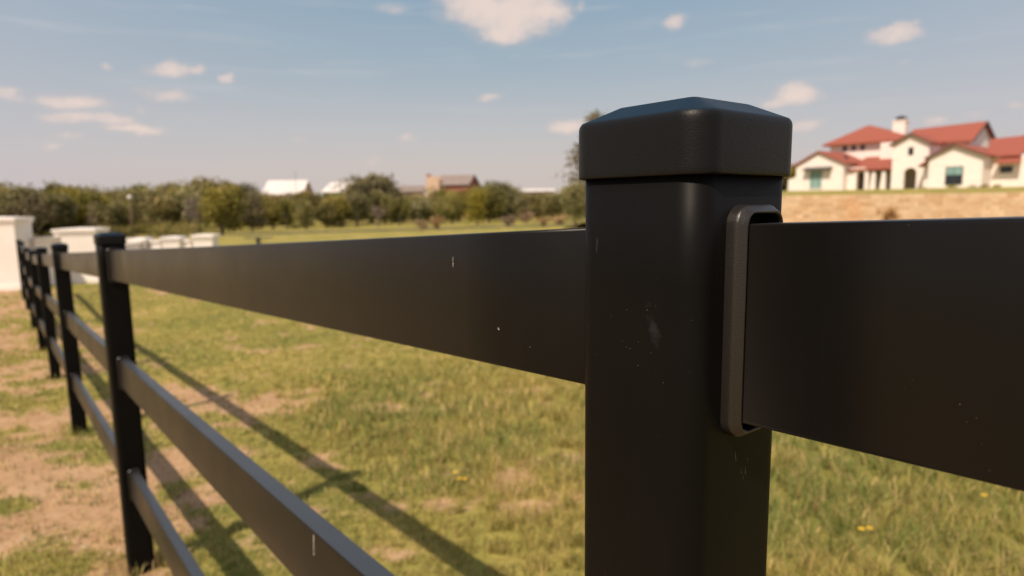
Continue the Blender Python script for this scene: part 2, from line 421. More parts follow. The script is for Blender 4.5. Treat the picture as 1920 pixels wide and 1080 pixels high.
posts_u = [(-1 + i) * BAY for i in range(9)]
def top_z(u):
    if u < 0: return GR + .0434 * -u - .003
    return GR + float(np.interp(u, ZU[0], ZU[1]))
fence = empty('rail_fence', from_uw(0, 0, 0), AZF)
tag(fence, 'long black three-rail fence with square capped posts running down the lawn to the white wall', 'fence')
WS = -1  # local y = -w : UH rotated +90 deg is -WH
posts = []
for u in posts_u:
    p = bpy.data.objects.new('post', post_mesh); COL.objects.link(p); p.parent = fence
    zt = top_z(u) if u != 0 else GR
    p.location = (u, 0, zt - GR)
    if u > 1: p.rotation_euler = (random.uniform(-.006, .006), random.uniform(-.006, .006), random.uniform(-.01, .01))
    c = bpy.data.objects.new('post_cap', cap_mesh); COL.objects.link(c); c.parent = p
    for d in DROPS:
        for sgn in (-1, 1):
            k = bpy.data.objects.new('rail_collar', col_mesh); COL.objects.link(k); k.parent = p
            k.location = (sgn * (S / 2 - .0004), 0, GR - d - (.0022 if u == 0 and sgn < 0 else 0)); k.rotation_euler = (0, 0, 0 if sgn > 0 else PI)
    posts.append((u, zt, p))
def rail(u0, u1, z0, z1, name='rail'):
    """hollow-looking rail with eased edges; u0,u1 are post faces, z rail top"""
    b = MB(); rings = []
    n = 14; e = .0022
    for i in range(n + 1):
        t = i / n; u = u0 + (u1 - u0) * t; z = z0 + (z1 - z0) * t - math.sin(PI * t) * .0015
        prof = [(x, zz) for x, zz, _ in outline(RT, RH, e, 0, 3)]
        rings.append([(u, x, z - RH / 2 + zz) for x, zz in prof])
    b.loft(rings)
    return b.build(name, M['fence'], fence)
rails = {}
for i in range(len(posts) - 1):
    (ua, za, _), (ub, zb, _) = posts[i], posts[i + 1]
    for k, d in enumerate(DROPS):
        a, c = za - d, zb - d
        if i == 0: c -= .0028
        s = (c - a) / (ub - ua)
        rails[(i, k)] = rail(ua + S / 2 - .012, ub - S / 2 + .012, a + s * (S / 2), c - s * (S / 2))
# chalky streaks left on two rails
def streak_on(rail_o, u, ztop, length, width, seed):
    r = random.Random(seed); b = MB(); y = RT / 2 + .0004     # camera-side face is +y in the fence frame
    n = 26; L = []; Rr = []
    du = 0
    for i in range(n + 1):
        du += r.uniform(-1, 1) * width * .22; w = width * (.25 + .6 * r.random()) * (.4 if i in (0, n) else 1)
        z = ztop - length * i / n; L.append((u + du - w / 2, y, z)); Rr.append((u + du + w / 2, y, z))
    for i in range(n):
        if r.random() < .16: continue
        b.quad([L[i], Rr[i], Rr[i + 1], L[i + 1]])
    b.build('chalky_streak', M['streak'], rail_o)
def hit_face(px, py):
    d = ray(px, py); n = WH; o = P0 - WH * (RT / 2)
    t = (o.dot(n)) / d.dot(n); q = d * t; q.z += EYE
    return (q - P0).dot(UH), q.z
uS, zS = hit_face(588, 1002); streak_on(rails[(1, 1)], uS, zS, .032, .0026, 3)
uS, zS = hit_face(850, 482); streak_on(rails[(1, 0)], uS, zS, .0085, .0006, 5)
uS, zS = hit_face(934, 614); streak_on(rails[(1, 0)], uS, zS, .0018, .0012, 8)
def scuff(px, py, length, seed):          # fine scratches under the socket on the end face of the near post
    d = ray(px, py); t = (P0 - UH * (S / 2)).dot(UH) / d.dot(UH); q = d * t; w = (q - P0).dot(WH); z = q.z + EYE; r = random.Random(seed)
    b = MB(); x = -S / 2 - .0003; n = 6; y = -w; P = []
    for i in range(n + 1): P.append((y + r.uniform(-.00008, .00008) - .0016 * i / n * length / .01, z - length * i / n))
    for i in range(n):
        if r.random() < .2: continue
        h = .00009 * r.uniform(.5, 1.4); b.quad([(x, P[i][0] - h, P[i][1]), (x, P[i][0] + h, P[i][1]), (x, P[i + 1][0] + h, P[i + 1][1]), (x, P[i + 1][0] - h, P[i + 1][1])])
    b.build('scratch', M['scratch'], near_post)
near_post = [p for u, z, p in posts if u == 0][0]
for k, (px, py, ln) in enumerate([(1378, 846, .006), (1396, 868, .007), (1389, 880, .003), (1401, 858, .003), (1392, 892, .0022)]): scuff(px, py, ln, k)

# ------------------------------------------------------------------ ground sheets
def sheet(name, X, Y, Z, material, wrap=False):
    nr, na = X.shape
    me = bpy.data.meshes.new(name); V = np.stack([X, Y, Z], -1).reshape(-1, 3)
    i = np.arange(nr - 1)[:, None]; j = np.arange(na if wrap else na - 1)[None, :]; j2 = (j + 1) % na
    Fq = np.stack([i * na + j, (i + 1) * na + j, (i + 1) * na + j2, i * na + j2], -1).reshape(-1, 4)
    me.vertices.add(len(V)); me.vertices.foreach_set('co', V.ravel())
    me.loops.add(Fq.size); me.loops.foreach_set('vertex_index', Fq.ravel().astype(np.int32))
    me.polygons.add(len(Fq)); me.polygons.foreach_set('loop_start', (np.arange(len(Fq)) * 4).astype(np.int32))
    me.polygons.foreach_set('use_smooth', np.ones(len(Fq), bool)); me.update(calc_edges=True); me.validate()
    me.materials.append(material)
    a = me.attributes.new('dirt', 'FLOAT', 'POINT'); a.data.foreach_set('value', dirt_mask(V[:, 0], V[:, 1]).astype(np.float32))
    o = bpy.data.objects.new(name, me); COL.objects.link(o); return o
rad = np.concatenate([[.02], np.geomspace(.5, 3500, 300)]); ang = np.linspace(0, 2 * PI, 900, endpoint=False)
Rr_, Aa = np.meshgrid(rad, ang, indexing='ij'); X = Rr_ * np.cos(Aa); Y = Rr_ * np.sin(Aa)
g = sheet('ground', X, Y, ground_z(X, Y), M['ground'], wrap=True)
if g.data.polygons[0].normal.z < 0: g.data.flip_normals()
tag(g, kind='structure')

# retaining wall line and terrace behind it
WA = Vector((12.6, 49.3, 0)); WB = Vector((66, 14.6, 0)); wd = (WB - WA).normalized(); wn = Vector((-wd.y, wd.x, 0))
if wn.y < 0: wn = -wn
WL = (WB - WA).length
HX, HY, HZ = 47.29, 78.0, 2.10
s_ = np.linspace(-14, WL + 30, 90); n_ = np.concatenate([np.linspace(.22, 60, 60), [80, 120, 160]])
Sg, Ng = np.meshgrid(s_, n_, indexing='ij')
X = WA.x + wd.x * Sg + wn.x * Ng; Y = WA.y + wd.y * Sg + wn.y * Ng
terr = 1.47 + sstep(2, 26, Ng) * .63 + (fbm(X * .4, Y * .4, 3) - .5) * .12
base = ground_z(X, Y, False)
k = sstep(-13, 0.5, Sg) * (1 - sstep(70, 150, Ng))
t = sheet('lawn_terrace', X, Y, base - .3 + (terr - base + .3) * k, M['ground'])
if t.data.polygons[0].normal.z < 0: t.data.flip_normals()
tag(t, kind='structure')
b = MB(); N = 40
for i in range(N):
    a = WL * i / N; c = WL * (i + 1) / N
    def pt(s, n, z): q = WA + wd * s + wn * n; return (q.x, q.y, z)
    tz = 1.50
    ga = gz(*pt(a, 0, 0)[:2]) - .3
    b.quad([pt(a, 0, ga), pt(c, 0, ga), pt(c, 0, tz), pt(a, 0, tz)], [(a, ga), (c, ga), (c, tz), (a, tz)])
    b.quad([pt(a, 0, tz), pt(c, 0, tz), pt(c, .35, tz), pt(a, .35, tz)], [(a, 0), (c, 0), (c, .35), (a, .35)])
b.quad([pt(0, .35, -.9), pt(0, 0, -.9), pt(0, 0, 1.5), pt(0, .35, 1.5)], [(0, 0), (.35, 0), (.35, 2.4), (0, 2.4)])
tag(b.build('retaining_wall', M['stone']), 'long low honey-coloured stone retaining wall below the lawn of the red-roofed house', 'wall')
# pale gravel drive in front of the stone wall, seen at the right
n_ = np.linspace(-6.5, -2.5, 8); s_ = np.linspace(22, WL, 50); Sg, Ng = np.meshgrid(s_, n_, indexing='ij')
X = WA.x + wd.x * Sg + wn.x * Ng; Y = WA.y + wd.y * Sg + wn.y * Ng
d = sheet('gravel_drive', X, Y, ground_z(X, Y) + .06, M['concrete'])
if d.data.polygons[0].normal.z < 0: d.data.flip_normals()
tag(d, kind='structure')
# far road strip in front of the trees at left
xs = np.linspace(-75, 30, 60); ws_ = np.linspace(0, 3.6, 6); A_, B_ = np.meshgrid(xs, ws_, indexing='ij')
Y = 66 + B_ + A_ * -.10
r_ = sheet('road', A_, Y, ground_z(A_, Y) + .05, M['asphalt'])
if r_.data.polygons[0].normal.z < 0: r_.data.flip_normals()
tag(r_, kind='structure')

# ------------------------------------------------------------------ grass
def blades(name, N, rmin, rmax, amax, lenf, widf, seed, density, kindf, only=None):
    g_ = np.random.default_rng(seed)
    _d = .23; r = np.exp(g_.uniform(math.log(rmin), math.log(rmax), N)); a = g_.uniform(-amax, amax, N)
    x = r * np.sin(a); y = r * np.cos(a)
    # pull into tufts
    for cell, thr, sd, pull in ((.17, .7, 3, .6), (.073, .6, 13, .7)):
        ux = x + .05 * (vnoise(x * 9, y * 9, 88) - .5); uy = y + .05 * (vnoise(x * 9, y * 9, 89) - .5)
        ix, iy = np.floor(ux / cell), np.floor(uy / cell); on = (_h(ix, iy, sd + 2) > thr) & (r < 9)
        tx = (ix + _h(ix, iy, sd)) * cell; ty = (iy + _h(ix, iy, sd + 1)) * cell
        x, y = np.where(on, tx + (x - tx) * pull, x), np.where(on, ty + (y - ty) * pull, y)
    dm = dirt_mask(x, y); keep = g_.random(N) < density(x, y, dm)
    u = (x - P0.x) * UH.x + (y - P0.y) * UH.y; w = (x - P0.x) * WH.x + (y - P0.y) * WH.y
    keep &= ~((np.abs(w) < .05) & (np.abs(((u / BAY + .5) % 1) - .5) * BAY < .055))
    x, y, r, dm, u, w = [q[keep] for q in (x, y, r, dm, u, w)]; n = len(x)
    z = ground_z(x, y) - .004
    L = lenf(x, y, r, u, w, g_) ; W = widf(r) * g_.uniform(.6, 1.4, n)
    th = g_.uniform(0, 2 * PI, n); lean = g_.uniform(.15, 1.1, n); lx, ly = np.cos(th) * lean, np.sin(th) * lean
    ph = g_.uniform(0, 2 * PI, n); wx, wy = np.cos(ph) * W / 2, np.sin(ph) * W / 2
    P = np.zeros((n, 5, 3))
    P[:, 0] = np.stack([x - wx, y - wy, z], -1); P[:, 1] = np.stack([x + wx, y + wy, z], -1)
    mx, my, mz = x + lx * L * .32, y + ly * L * .32, z + L * .6
    P[:, 2] = np.stack([mx + wx * .75, my + wy * .75, mz], -1); P[:, 3] = np.stack([mx - wx * .75, my - wy * .75, mz], -1)
    P[:, 4] = np.stack([x + lx * L * .85, y + ly * L * .85, z + L * (1.0 - lean * .28)], -1)
    me = bpy.data.meshes.new(name); me.vertices.add(n * 5); me.vertices.foreach_set('co', P.ravel())
    o5 = (np.arange(n) * 5)[:, None]; lp = (o5 + np.array([0, 1, 2, 3, 3, 2, 4])).ravel().astype(np.int32)
    me.loops.add(len(lp)); me.loops.foreach_set('vertex_index', lp)
    st = (np.arange(n) * 7)[:, None] + np.array([0, 4]); me.polygons.add(n * 2); me.polygons.foreach_set('loop_start', st.ravel().astype(np.int32))
    me.update(calc_edges=True); me.materials.append(M['blade'])
    # colours
    big = fbm(x * 1.1, y * 1.1, 41, 4); sml = g_.random(n)
    green = np.array([.225, .275, .070]); olive = np.array([.53, .43, .125]); straw = np.array([.74, .54, .24])
    t1 = np.clip(sstep(.35, .62, big) * .7 + (sml - .5) * .9 + kindf(x, y, r, u, w), 0, 1)[:, None]
    c = green * (1 - t1) + olive * t1
    st_ = (g_.random(n) < .17 + .30 * dm)[:, None]; c = np.where(st_, straw * g_.uniform(.7, 1.1, (n, 1)), c)
    c = c * g_.uniform(.6, 1.25, (n, 1))
    cc = np.ones((n, 5, 4)); cc[:, :, :3] = c[:, None, :]; cc[:, :2, :3] *= .85; cc[:, 4, :3] *= 1.15
    at = me.attributes.new('tint', 'FLOAT_COLOR', 'POINT'); at.data.foreach_set('color', cc.ravel())
    o = bpy.data.objects.new(name, me); COL.objects.link(o); tag(o, 'dry green and straw-coloured grass growing over the lawn', 'grass', kind='stuff'); return o
def near_post_f(x, y):
    u = (x - P0.x) * UH.x + (y - P0.y) * UH.y; w = (x - P0.x) * WH.x + (y - P0.y) * WH.y
    du = (((u / BAY + .5) % 1) - .5) * BAY; return np.exp(-(du ** 2 + w ** 2) / .13 ** 2)
def dens(x, y, dm): return (1 - dm) ** 1.1 * .88 + .10 + .35 * dm * (vnoise(x * 7, y * 9, 91) > .70) + .6 * near_post_f(x, y)
def length(x, y, r, u, w, g_):
    wild = sstep(.9, 1.6, w) * (1 - sstep(4.6, 7.5, r + .8 * (fbm(x * .7, y * .7, 77) - .5) + .25 * np.clip(-x, 0, 5)))
    rough = fbm(x * 1.6, y * 1.6, 15, 3)
    return (.018 + .025 * g_.random(len(x)) + wild * (.022 + .078 * g_.random(len(x)) ** 1.3 * (.4 + rough))) * (1 + .5 * (w < 0) * g_.random(len(x))) * (1 + 1.6 * near_post_f(x, y))
def width(r): return np.clip(.0026 * r / 2.2, .0024, .03)
kf = lambda x, y, r, u, w: sstep(5, 9, r) * .15
blades('grass', 430000, 1.25, 26, 1.0, length, width, 5, dens, kf)
# taller seeding stems
def dens2(x, y, dm):
    w = (x - P0.x) * WH.x + (y - P0.y) * WH.y
    return (w > 1.2) * (.3 + .7 * sstep(.48, .6, fbm(x * .9, y * .9, 51, 3))) * (1 - .5 * dm)
def len2(x, y, r, u, w, g_): return .08 + .13 * g_.random(len(x))
ws = blades('tall_grass_stems', 7000, 1.5, 6.5, .9, len2, lambda r: np.clip(.0026 * r / 2, .0026, .007), 9, dens2, lambda x, y, r, u, w: .7)
ws['label'] = 'tall straw-coloured seeding grass stems in the near lawn'
# pebbles and clods lying on the bare soil
g_ = np.random.default_rng(77); b = MB(); cnt = 0
while cnt < 900:
    r = math.exp(g_.uniform(math.log(1.5), math.log(9))); a = g_.uniform(-.85, .5); x, y = r * math.sin(a), r * math.cos(a)
    if float(dirt_mask(np.array([x]), np.array([y]))[0]) < .35: continue
    z = float(ground_z(np.array([x]), np.array([y]))[0]); q = g_.uniform(.0025, .011) * (1.9 if g_.random() < .06 else 1); cnt += 1
    pv = [Vector((x + q * v[0] * g_.uniform(.6, 1.5), y + q * v[1] * g_.uniform(.6, 1.5), z + q * v[2] * g_.uniform(.4, .9))) for v in ((1, 0, 0), (0, 1, 0), (-1, 0, 0), (0, -1, 0), (0, 0, 1), (0, 0, -1))]
    i = len(b.v); b.v += [tuple(p) for p in pv]
    for f in ((0, 1, 4), (1, 2, 4), (2, 3, 4), (3, 0, 4), (1, 0, 5), (2, 1, 5), (3, 2, 5), (0, 3, 5)):
        b.f.append(tuple(i + k for k in f)); b.uv.append([(0, 0)] * 3); b.sm.append(False)
M['pebble'] = simple('pebbles and clods', (.22, .13, .08), (.58, .45, .33), 9, .9, 3)
tag(b.build('pebbles', M['pebble']), 'small pebbles and clods strewn over the bare soil by the fence', 'pebbles', kind='stuff')

# yellow wildflowers
def ray_ground(px, py):
    d = ray(px, py); t = 1.0
    for _ in range(60):
        q = d * t; h = q.z + EYE - gz(q.x, q.y)
        if h < .002: break
        t += h * .6
    return q.x, q.y
def wildflower(px, py, n, label, seed):
    r = random.Random(seed); x, y = ray_ground(px, py); z = gz(x, y)
    root = empty('wildflower', (x, y, z)); tag(root, label, 'flower', 'yellow wildflowers in the grass')
    for k in range(n):
        hx, hy, hz = r.uniform(-.03, .03), r.uniform(-.03, .03), r.uniform(.07, .11)
        b = MB(); b.tube([(hx * .2, hy * .2, -.01), (hx * .6, hy * .6, hz * .6), (hx, hy, hz)], [.0015, .0012, .001], 5); b.build('stem', M['stem'], root)
        b = MB()
        for q in range(8):
            a = q * PI / 4 + r.random() * .3; dx, dy = math.cos(a), math.sin(a); px_, py_ = -dy * .004, dx * .004
            b.quad([(hx + dx * .002, hy + dy * .002, hz), (hx + dx * .008 + px_, hy + dy * .008 + py_, hz + .003), (hx + dx * .014, hy + dy * .014, hz + .002), (hx + dx * .008 - px_, hy + dy * .008 - py_, hz + .003)])
        b.build('petals', M['petal'], root)
wildflower(862, 925, 3, 'yellow wildflower cluster left of the near fence post in the middle of the lawn', 1)
wildflower(1622, 1030, 2, 'yellow wildflower below the right-hand rail, lower of the two there', 2)
wildflower(1850, 965, 1, 'yellow wildflower at the right edge of the lawn, just under the rail', 3)

# ------------------------------------------------------------------ vegetation
def crown_mesh(name, seed, n, leaf, material, clumps=16, rx=.42, zc=.60, rz=.40, ragged=.12, sparse=False):
    g_ = np.random.default_rng(seed)
    d = g_.normal(size=(clumps, 3)); d /= np.linalg.norm(d, axis=1)[:, None]; d *= g_.uniform(.35, .95, (clumps, 1))
    cc = np.stack([d[:, 0] * rx * .8, d[:, 1] * rx * .8, zc + d[:, 2] * rz * .8], -1); cr = g_.uniform(.10, .22, clumps) * (rx / .42) * (.75 if sparse else 1)
    k = g_.integers(0, clumps, n); q = g_.normal(size=(n, 3)); q /= np.linalg.norm(q, axis=1)[:, None]
    q *= (g_.random((n, 1)) ** .45) * (1 + g_.normal(size=(n, 1)) * ragged)
    p = cc[k] + q * cr[k][:, None]; p[:, 2] = np.maximum(p[:, 2], .01)
    a = g_.normal(size=(n, 3)) + q * .8; a /= np.linalg.norm(a, axis=1)[:, None]
    t = np.cross(a, g_.normal(size=(n, 3))); t /= np.linalg.norm(t, axis=1)[:, None]; bt = np.cross(a, t)
    s = leaf * g_.uniform(.6, 1.4, (n, 1))
    P = np.stack([p - t * s, p + bt * s * .55, p + t * s, p - bt * s * .55], 1)
    me = bpy.data.meshes.new(name); me.vertices.add(n * 4); me.vertices.foreach_set('co', P.ravel())
    me.loops.add(n * 4); me.loops.foreach_set('vertex_index', np.arange(n * 4, dtype=np.int32))
    me.polygons.add(n); me.polygons.foreach_set('loop_start', (np.arange(n) * 4).astype(np.int32)); me.update(calc_edges=True)
    me.materials.append(material)
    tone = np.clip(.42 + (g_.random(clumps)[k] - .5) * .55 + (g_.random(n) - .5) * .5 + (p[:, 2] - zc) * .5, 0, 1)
    at = me.attributes.new('tone', 'FLOAT', 'POINT'); at.data.foreach_set('value', np.repeat(tone, 4).astype(np.float32))
    return me, cc
def trunk_mesh(name, seed, cc, h0=.0, r0=.035, fork=.28):
    r = random.Random(seed); b = MB()
    f = Vector((r.uniform(-.03, .03), r.uniform(-.03, .03), fork))
    b.tube([(0, 0, -.05), (f.x * .3, f.y * .3, fork * .5), tuple(f)], [r0 * 1.25, r0 * .9, r0 * .75], 9)
    for c in cc[: min(9, len(cc))]:
        c = Vector(c); mid = f.lerp(c, .5) + Vector((r.uniform(-.04, .04), r.uniform(-.04, .04), .02))
        b.tube([tuple(f), tuple(mid), tuple(c)], [r0 * .5, r0 * .3, r0 * .08], 6)
    return b.mesh(name, M['bark'])
VAR = []
for i in range(6):
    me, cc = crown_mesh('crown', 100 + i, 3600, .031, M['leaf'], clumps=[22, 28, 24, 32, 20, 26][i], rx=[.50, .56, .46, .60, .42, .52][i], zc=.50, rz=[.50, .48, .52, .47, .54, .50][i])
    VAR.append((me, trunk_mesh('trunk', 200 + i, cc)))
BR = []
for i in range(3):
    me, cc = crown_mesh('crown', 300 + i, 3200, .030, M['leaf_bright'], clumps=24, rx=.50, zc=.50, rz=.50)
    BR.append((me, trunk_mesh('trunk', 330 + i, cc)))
GY = []
for i in range(2):
    me, cc = crown_mesh('crown', 400 + i, 900, .022, M['leaf_grey'], clumps=18, rx=.42, zc=.55, rz=.42, ragged=.3, sparse=True)
    GY.append((me, trunk_mesh('trunk', 430 + i, cc)))
DR = []
for i in range(3):
    me, cc = crown_mesh('foliage', 500 + i, 1500, .030, M['leaf_dry'], clumps=16, rx=.55, zc=.45, rz=.42, ragged=.35, sparse=True)
    DR.append((me, trunk_mesh('stems', 530 + i, cc, fork=.12, r0=.02)))
SH = []
for i in range(3):
    me, cc = crown_mesh('foliage', 600 + i, 1500, .034, M['leaf_bright'], clumps=16, rx=.75, zc=.42, rz=.42)
    SH.append((me, trunk_mesh('stems', 630 + i, cc, fork=.12, r0=.02)))
def plant(name, var, x, y, h, wide, label, cat, group=None, z=None, parts=('crown', 'trunk')):
    z = gz(x, y) if z is None else z
    root = empty(name, (x, y, z - .05), random.uniform(0, 6.28)); root.scale = (h * wide, h * wide, h)
    for n_i, me in zip(parts, var):
        o = bpy.data.objects.new(n_i, me); COL.objects.link(o); o.parent = root
    return tag(root, label, cat, group)
def tree_px(px, top, depth, wide, var, name, label, cat, group=None, **kw):
    x = spot(px, depth); z = gz(x, depth); return plant(name, var, x, depth, height_at(px, top, depth) - z, wide, label, cat, group, **kw)

# the wooded belt beyond the field: individually placed trees in three depths
rt = random.Random(4)
TOPS = ([-60, 0, 40, 75, 100, 150, 185, 210, 260, 300, 340, 380, 420, 460, 500, 540, 580, 620, 660, 720, 760, 800, 850, 900, 950, 1000, 1060, 1120, 1300, 1500],
        [348, 350, 346, 352, 357, 345, 348, 358, 357, 346, 341, 344, 340, 346, 352, 364, 360, 356, 334, 330, 342, 346, 350, 346, 343, 352, 350, 345, 345, 320])
row = 0
for depth, step, off in ((138, 27, 2), (115, 29, -2), (94, 33, -5)):
    px = -70 + row * 9
    while px < (1130 if row else 1240):
        if not (row == 2 and (px < -30 or 390 < px < 440 or 875 < px < 915)):
            top = float(np.interp(px, *TOPS)) - off - 6 + rt.uniform(-11, 12)
            if row == 2: top += rt.uniform(0, 14)
            for a, c, lim in ((500, 578, 359), (603, 668, 355), (750, 800, 359), (808, 892, 354), (975, 1042, 361)):
                if a - 12 < px < c + 12: top = max(top, lim + rt.uniform(-7, 1))
            v = rt.choice(VAR) if rt.random() < .8 else rt.choice(BR)
            dd = depth + rt.uniform(-7, 7)
            lab, gp = (('dense dark green tree in the wooded belt beyond the field', 'trees in the wooded belt beyond the field') if v in VAR else
                       ('yellow green tree in the wooded belt beyond the field', 'yellow green trees in the wooded belt'))
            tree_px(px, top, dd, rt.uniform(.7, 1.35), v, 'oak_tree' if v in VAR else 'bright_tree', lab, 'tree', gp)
        px += step * rt.uniform(.75, 1.2)
    row += 1
# single trees one can point at
tree_px(425, 338, 72, .95, VAR[1], 'oak_tree', 'broad tree with a visible dark trunk standing nearest, above the white wall end', 'tree')
tree_px(374, 352, 78, .7, GY[0], 'bare_tree', 'half-bare greyish brown tree left of the tree with the dark trunk', 'tree')
tree_px(897, 346, 82, .80, BR[1], 'willow_tree', 'round bright yellow-green tree standing right of the brown house', 'tree')
tree_px(715, 372, 88, .8, GY[1], 'bare_tree', 'small bare grey-brown tree in front of the belt, left of the brown house', 'tree')
tree_px(195, 370, 90, .8, GY[0], 'bare_tree', 'thin bare grey tree left of the globe lamp', 'tree')
tree_px(130, 350, 95, 1.05, BR[0], 'bright_tree', 'yellow green tree rising above the white wall pillar', 'tree')
# leafy tree behind the near post
me, cc = crown_mesh('crown', 801, 9000, .0135, M['leaf_bright'], clumps=52, rx=.35, zc=.60, rz=.41, ragged=.3, sparse=True)
tree_px(1128, 196, 34, 1.0, (me, trunk_mesh('trunk', 802, cc, r0=.022, fork=.3)), 'elm_tree', 'loose light-leaved tree half hidden behind the near fence post', 'tree')
me2, cc2 = crown_mesh('crown', 811, 5200, .024, M['leaf_bright'], clumps=26, rx=.42, zc=.55, rz=.45)
tree_px(1080, 330, 46, .85, (me2, trunk_mesh('trunk', 812, cc2)), 'bright_tree', 'small yellow-green tree at the left edge of the near fence post', 'tree')
# low green scrub and dry bushes in front of the belt
for i, (px, top, dp, w_) in enumerate([(235, 414, 74, 2.4), (290, 412, 74, 2.6), (345, 412, 72, 2.6), (190, 418, 80, 2.2), (462, 405, 96, 2.0), (560, 408, 98, 1.8), (640, 404, 98, 1.8)]):
    tree_px(px, top, dp, w_, SH[i % 3], 'scrub_bush', 'low light-green scrub bush at the foot of the wooded belt', 'bush', 'green scrub at the foot of the belt', parts=('foliage', 'stems'))
for i, (px, top, dp, w_) in enumerate([(795, 402, 60, 1.1), (822, 395, 66, 1.1), (955, 394, 70, 1.3), (988, 388, 78, 1.2), (1020, 398, 62, 1.2), (1050, 392, 66, 1.2)]):
    tree_px(px, top, dp, w_, DR[i % 3], 'dry_bush', 'dry orange-brown bush out in the field beyond the fence', 'bush', 'dry bushes in the field', parts=('foliage', 'stems'))
x, y = 23.0, 39.6
plant('dry_bush', DR[0], x, y, 1.55, .95, 'dry tan bush standing against the stone retaining wall', 'bush', parts=('foliage', 'stems'))
# trees behind the house
for i, (px, top, dp, w_) in enumerate([(1500, 292, 112, 1.0), (1470, 300, 118, 1.1), (1440, 296, 116, 1.1)]):
    x = spot(px, dp); plant('oak_tree', VAR[(i + 2) % 6], x, dp, height_at(px, top, dp) - 1.5, w_, 'dark tree behind the left end of the red-roofed house', 'tree', 'trees behind the red-roofed house', z=1.5)

# ------------------------------------------------------------------ white entrance wall
def pillar(cx, cy, w, h, rz, label, cap=.09):
    z = gz(cx, cy); root = empty('wall_pillar', (cx, cy, z), rz); tag(root, label, 'pillar')
    b = MB(); b.box(-w / 2, w / 2, -w / 2, w / 2, -.3, h - cap * 2.2); b.box(-w / 2 - .03, w / 2 + .03, -w / 2 - .03, w / 2 + .03, -.3, .14); b.build('shaft', M['white_wall'], root)
    b = MB()
    q = w / 2
    for o, z0, z1 in ((.015, h - cap * 2.2, h - cap * 1.6), (.035, h - cap * 1.6, h - cap), (.06, h - cap, h - .012)): b.box(-q - o, q + o, -q - o, q + o, z0 + .001, z1)
    top = h - .012; A = q + .06
    for k in range(4):
        c = [(-A, -A), (A, -A), (A, A), (-A, A)]; i, j = c[k], c[(k + 1) % 4]
        b.quad([(*i, top), (*j, top), (0, 0, top + .03)])
    b.build('capstone', M['white_wall'], root)
def wall_run(x0, y0, x1, y1, ztop, label):
    d = Vector((x1 - x0, y1 - y0, 0)); L = d.length; root = empty('garden_wall', (x0, y0, 0), math.atan2(d.y, d.x)); tag(root, label, 'wall', None)
    zb = min(gz(x0, y0), gz(x1, y1)) - .3
    b = MB(); b.box(0, L, -.12, .12, zb, ztop - .07); b.build('wall_body', M['white_wall'], root)
    b = MB(); b.box(0, L, -.17, .17, ztop - .068, ztop); b.build('coping', M['white_wall'], root)
PL = [(-14.0, 17.85, 1.02, 1.98, .25), (-12.78, 19.3, 1.02, 1.62, .22), (-12.95, 22.6, .54, 1.21, .1), (-11.78, 22.6, .54, 1.23, .1), (-10.66, 22.6, .62, 1.27, .1)]
LB = ['tall white pillar where the black fence ends, nearest and leftmost', 'wide white wall pillar just right of the tall one, second in size',
      'small white pillar just right of the second fence post', 'small white pillar, middle one of the three right of the fence post', 'small white pillar at the right end of the white wall']
for (x, y, w, h, rz), l in zip(PL, LB): pillar(x, y, w, h, rz, l)
wall_run(-13.5, 18.3, -13.1, 18.9, .47, 'short white wall between the tall pillar and the wide pillar')
wall_run(-12.6, 19.8, -12.9, 22.3, .10, 'white wall running back from the wide pillar to the small pillars')
wall_run(-12.6, 22.6, -12.2, 22.6, .13, 'white wall link between the first two small pillars')
wall_run(-11.5, 22.6, -11.15, 22.6, .14, 'white wall link between the last two small pillars')
wall_run(-14.3, 17.9, -19.5, 19.6, .75, 'white wall leaving the tall pillar toward the left')

# ------------------------------------------------------------------ red-roofed house
H = empty('villa', (HX, HY, HZ), math.radians(-52)); H.scale = (1.05, 1, 1)
tag(H, 'large cream stucco house with red tile roofs, arched tower entry and chimney on the rise', 'house')
def hb(name, material, fn, parent=H):
    b = MB(); fn(b); return b.build(name, material, parent)
def gable(name, x0, x1, y0, y1, ze, zr, xr=None, ov=.35, zl=None, th=.2):
    """gable wing with its ridge along y; xr apex position; zl left eave height"""
    xr = (x0 + x1) / 2 if xr is None else xr; zl = ze if zl is None else zl
    hb(name + '_wall' if name else 'wall', M['stucco'], lambda b: b.prism([(x0, -.6), (x1, -.6), (x1, ze), (xr, zr), (x0, zl)], y0, y1))
    sr = (zr - ze) / (x1 - xr); sl = (zr - zl) / (xr - x0)
    def rf(b):
        b.slab([(x1 + ov, y0 - ov, ze - ov * sr + th), (x1 + ov, y1, ze - ov * sr + th), (xr, y1, zr + th), (xr, y0 - ov, zr + th)], th)
        b.slab([(x0 - ov, y1, zl - ov * sl + th), (x0 - ov, y0 - ov, zl - ov * sl + th), (xr, y0 - ov, zr + th), (xr, y1, zr + th)], th)
    hb('roof', M['tiles'], rf)
def hip(x0, x1, y0, y1, ze, zr, rx0, rx1, ry, ov=.6, th=.2, gable_r=False):
    def rf(b):
        a, c, d, e = x0 - ov, x1 + (.35 if gable_r else ov), y0 - ov, y1 + ov; z = ze
        b.slab([(a, d, z), (c, d, z), (rx1, ry, zr), (rx0, ry, zr)], th)
        b.slab([(c, e, z), (a, e, z), (rx0, ry, zr), (rx1, ry, zr)], th)
        b.slab([(a, e, z), (a, d, z), (rx0, ry, zr)], th)
        if not gable_r: b.slab([(c, d, z), (c, e, z), (rx1, ry, zr)], th)
    hb('roof', M['tiles'], rf)
